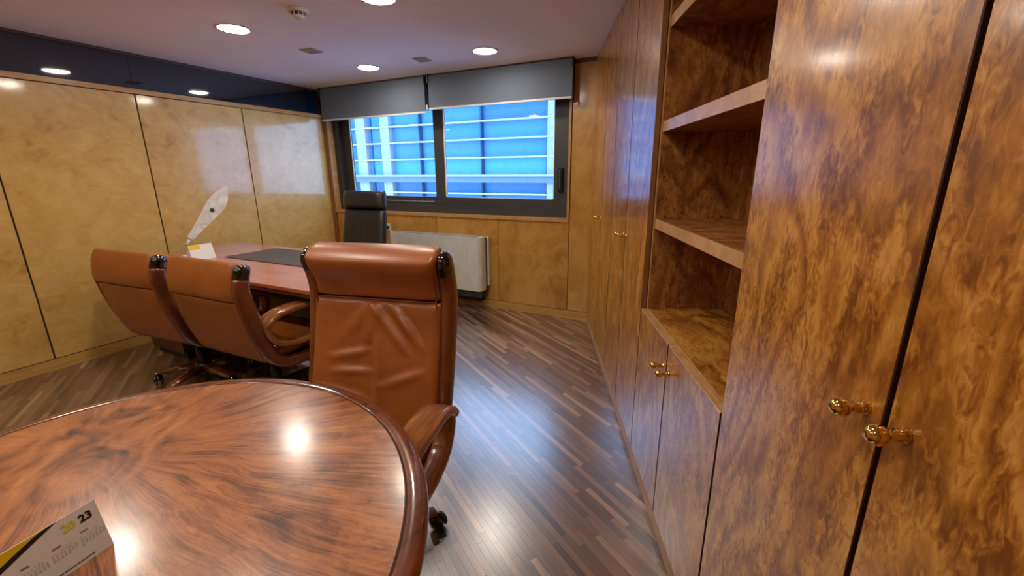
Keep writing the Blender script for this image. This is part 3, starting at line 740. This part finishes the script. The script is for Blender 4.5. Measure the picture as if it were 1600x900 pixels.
# ------------------------------------------------------------------ desk
DX0, DX1, DY0, DY1 = -4.00, -1.93, 1.52, 2.45
dk = thing('executive_desk', 'reddish wooden executive desk along the left wall with two chairs in front', 'desk', ((DX0+DX1)/2, (DY0+DY1)/2, 0))
hx, hy = (DX1-DX0)/2, (DY1-DY0)/2
box('desk_top', -hx, hx, -hy, hy, .728, .75, M['deskw'], dk, bev=.004)
box('top_edge', -hx+.004, hx-.004, -hy+.004, hy-.004, .705, .728, M['deskd'], dk, bev=.003)
box('apron', -hx+.06, hx-.06, -hy+.44, -hy+.46, .03, .705, M['deskd'], dk)
a, b = -hx+.05, -hx+.48
box('pedestal', a, b, -hy+.08, hy-.08, .06, .705, M['deskd'], dk, bev=.004)
box('pedestal_plinth', a+.02, b-.02, -hy+.11, hy-.11, .0005, .06, M['blackm'], dk)
for z0, z1 in ((.08, .27), (.28, .48), (.49, .69)):
    d = box('drawer', a+.015, b-.015, hy-.08, hy-.062, z0, z1, M['deskd'], dk, bev=.003); lathe('knob', ((.006, 0), (.005, .01), (.012, .016), (.008, .024)), M['brass'], d, 14, 'Y', ((a+b)/2, hy-.062, (z0+z1)/2))
box('end_panel', hx-.075, hx-.035, -hy+.10, hy-.08, .0005, .705, M['deskd'], dk, bev=.004)
t = thing('desk_blotter', 'dark grey leather desk pad lying on the desk', 'desk pad', (-2.90, 2.15, .75))
box('pad', -.485, .485, -.215, .215, .0005, .005, M['blot'], t, bev=.0015); box('pad_border', -.478, .478, -.208, -.200, .005, .0056, M['dgrey'], t)

# ornament and tent card on the desk
t = thing('desk_ornament', 'clear acrylic pen-nib shaped ornament leaning above the desk', 'ornament', (-3.69, 1.86, .75), R(60))
lathe('foot', ((.055, 0), (.055, .008), (.03, .014)), M['acryl'], t, 24)
tube('stem', [(0, 0, .010), (-.004, 0, .06), (-.002, 0, .10), (.012, 0, .125)], .011, M['acryl'], t, side=(0, 1, 0), n=12)
for z in (.04, .055, .07, .085): lathe('stem_ring', ((.013, -.002), (.0145, 0), (.013, .002)), M['dgrey'], t, 16, 'Z', (-.003, 0, z))
ax = Vector((.60, 0, .72)).normalized(); pp = Vector((-ax.z, 0, ax.x))
nib = [(0, -.020), (.03, -.028), (.06, -.024), (.08, -.030), (.13, -.036), (.20, -.044), (.28, -.056), (.34, -.060), (.40, -.042), (.49, .014), (.43, .046), (.36, .062), (.30, .060), (.20, .044), (.13, .034), (.08, .030), (.06, .022), (.03, .026), (0, .020)]
o_ = Vector((.02, 0, .135))
bl = prism('nib_blade', [tuple((o_+ax*a+pp*b)[i] for i in (0, 2)) for a, b in nib], -.006, .006, M['acryl'], t, 'Y', bev=.002)
hp = o_+ax*.27+pp*.0
lathe('nib_hole', ((.016, -.0075), (.016, .0075)), M['dgrey'], bl, 20, 'Y', tuple(hp))
t = thing('tent_card', 'small white folded card with yellow edge on the desk beside the ornament', 'card', (-3.485, 1.83, .75), R(86))
prism('card', [(-.045, 0), (.045, 0), (.004, .108), (-.004, .108)], -.08, .08, M['paper'], t, 'X')
prism('yellow_band', [(-.0160, .0795), (-.0050, .1085), (-.0056, .1087), (-.0166, .0797)], -.079, -.005, M['yellow'], t, 'X')

# ------------------------------------------------------------------ calendar on the table
Bp = Vector((-.878, .236, .7502)); rd = Vector((-.159, .987, 0)).normalized()      # reading direction (left to right)
uph = Vector((-.017, -.003, .086)).normalized(); nrm = rd.cross(uph).normalized()
LEN, HGT = .215, .088
t = thing('tent_calendar', 'white 2023 tent calendar with yellow swoosh on the round table', 'calendar', Bp)
def cal_pt(a, b, d=0): return -rd*(LEN-a) + uph*b + nrm*d        # a along reading direction from the left edge, b upwards
def cal_poly(name, pts, d0, d1, mat, parent):
    bm = bmesh.new(); A = [bm.verts.new(cal_pt(a, b, d0)) for a, b in pts]; B = [bm.verts.new(cal_pt(a, b, d1)) for a, b in pts]; n = len(pts)
    bm.faces.new(A); bm.faces.new(B[::-1])
    for i in range(n): bm.faces.new((A[i], B[i], B[(i+1) % n], A[(i+1) % n]))
    return link(name, bm_mesh(bm), mat, parent)
front = cal_poly('front_sheet', [(0, 0), (LEN, 0), (LEN, HGT), (0, HGT)], -.0008, 0, M['paper'], t)
# back sheet of the tent
bm = bmesh.new(); off = -nrm*.0012; tl, tr_ = cal_pt(0, HGT)+off, cal_pt(LEN, HGT)+off
bl_, br_ = cal_pt(0, 0)+Vector((-.045, -.007, 0)), cal_pt(LEN, 0)+Vector((-.045, -.007, 0))
vv = [bm.verts.new(p) for p in (tl, tr_, br_, bl_)]; v2_ = [bm.verts.new(p+Vector((.0008, 0, 0))) for p in (tl, tr_, br_, bl_)]
bm.faces.new(vv); bm.faces.new(v2_[::-1])
for i in range(4): bm.faces.new((vv[i], v2_[i], v2_[(i+1) % 4], vv[(i+1) % 4]))
link('back_sheet', bm_mesh(bm), M['paper'], t)
sw = [(0.164*(i/14), .016+.072*(i/14)**.74) for i in range(15)]
cal_poly('yellow_swoosh', [(0, HGT-.0005)]+[(a, min(HGT-.0005, b+.004)) for a, b in sw], .0, .0003, M['yellow'], front)
cal_poly('black_swoosh', [(a, min(HGT-.0004, b+.0055)) for a, b in sw]+[(a, b-.0055*(1-(i_/14))*.6-.001) for i_, (a, b) in reversed(list(enumerate(sw)))], .0002, .0005, M['ink'], front)
def text(name, s, size, a, b, mat, parent, bold=0.0, align='LEFT', sp=1.0):
    cu = bpy.data.curves.new('txt', 'FONT'); cu.body = s; cu.size = size; cu.align_x = align; cu.offset = bold; cu.space_line = sp; cu.resolution_u = 2
    ob = bpy.data.objects.new('txt', cu); COL.objects.link(ob); bpy.context.view_layer.update()
    me = bpy.data.meshes.new_from_object(ob.evaluated_get(bpy.context.evaluated_depsgraph_get())); bpy.data.objects.remove(ob)
    for v_ in me.vertices: v_.co = cal_pt(a+v_.co.x, b+v_.co.y, .0006)
    me.materials.clear(); return link(name, me, mat, parent)
text('year_digits', '20', .0175, LEN-.0490, HGT-.0235, M['pyel'], front, .0006)
text('year_digits', '23', .0175, LEN-.0265, HGT-.0235, M['ink'], front, .0007)
def month(n0, days):
    rows = []; d = 1; line = ['  ']*n0
    while d <= days:
        while len(line) < 7 and d <= days: line.append('%2d' % d); d += 1
        rows.append('  '.join(line)); line = []
    return '\n'.join(rows)
for i, (nm, n0, dd) in enumerate((('ENERO', 6, 31), ('FEBRERO', 2, 28), ('MARZO', 2, 31), ('ABRIL', 5, 30), ('JUNIO', 3, 30), ('JULIO', 5, 31))):
    a = LEN-.0345-(5-i)*.0365; b = .0450
    text('month_name', nm, .0040, a+.004, b+.0035, M['ink'], front, .0001)
    text('month_days', month(n0, dd), .0031, a, b-.001, M['ginkk'], front, 0, sp=1.15)
xx = LEN-.092; rs = random.Random(2)
while xx < LEN-.028:
    wd = rs.uniform(.002, .006); cal_poly('imprint_mark', [(xx, .0058), (xx+wd, .0058), (xx+wd, .0080), (xx, .0080)], .0, .0004, M['ginkk'], front); xx += wd+.0011

# ------------------------------------------------------------------ fan-coil radiator, socket
t = thing('wall_radiator', 'white wall-mounted fan-coil radiator under the window', 'radiator', (-2.67, YB, 0))
RX = .575
box('back_frame', -RX-.02, RX+.02, -.034, -.006, .24, .742, M['white'], t, bev=.008)
box('core', -RX+.01, RX+.003, -.06, -.034, .15, .740, M['dgrey'], t)
bm = bmesh.new(); box_bm(bm, -RX, RX, -.165, -.06, .205, .750)
ed = [e for e in bm.edges if abs(e.verts[0].co.z-e.verts[1].co.z) > .1 and e.verts[0].co.y < -.1]
bmesh.ops.bevel(bm, geom=ed, offset=.045, segments=6, profile=.5, affect='EDGES')
link('front_cover', bm_mesh(bm), M['white'], t)
box('grille', -RX+.05, RX-.05, -.15, -.064, .7502, .7535, M['dgrey'], t)
for i in range(7): box('grille_bar', -RX+.05, RX-.05, -.146+i*.012, -.142+i*.012, .7535, .757, M['grey'], t)
box('cover_seam', RX-.155, RX-.153, -.1656, -.1650, .21, .70, M['grey'], t)
box('air_intake', -RX+.03, RX-.02, -.14, -.034, .130, .205, M['dgrey'], t, bev=.006)
box('foot_panel', -RX+.05, RX-.05, -.10, -.006, .0795, .13, M['carc'], t)
t = thing('wall_socket', 'white wall socket with black plug left of the radiator', 'socket', (-3.372, YB, .775))
box('plate', -.036, .036, -.010, -.0005, -.04, .04, M['white'], t, bev=.004); lathe('plug', ((.019, -.010), (.02, -.03), (.015, -.045), (.006, -.05)), M['blackm'], t, 18, 'Y', (-.008, 0, 0))
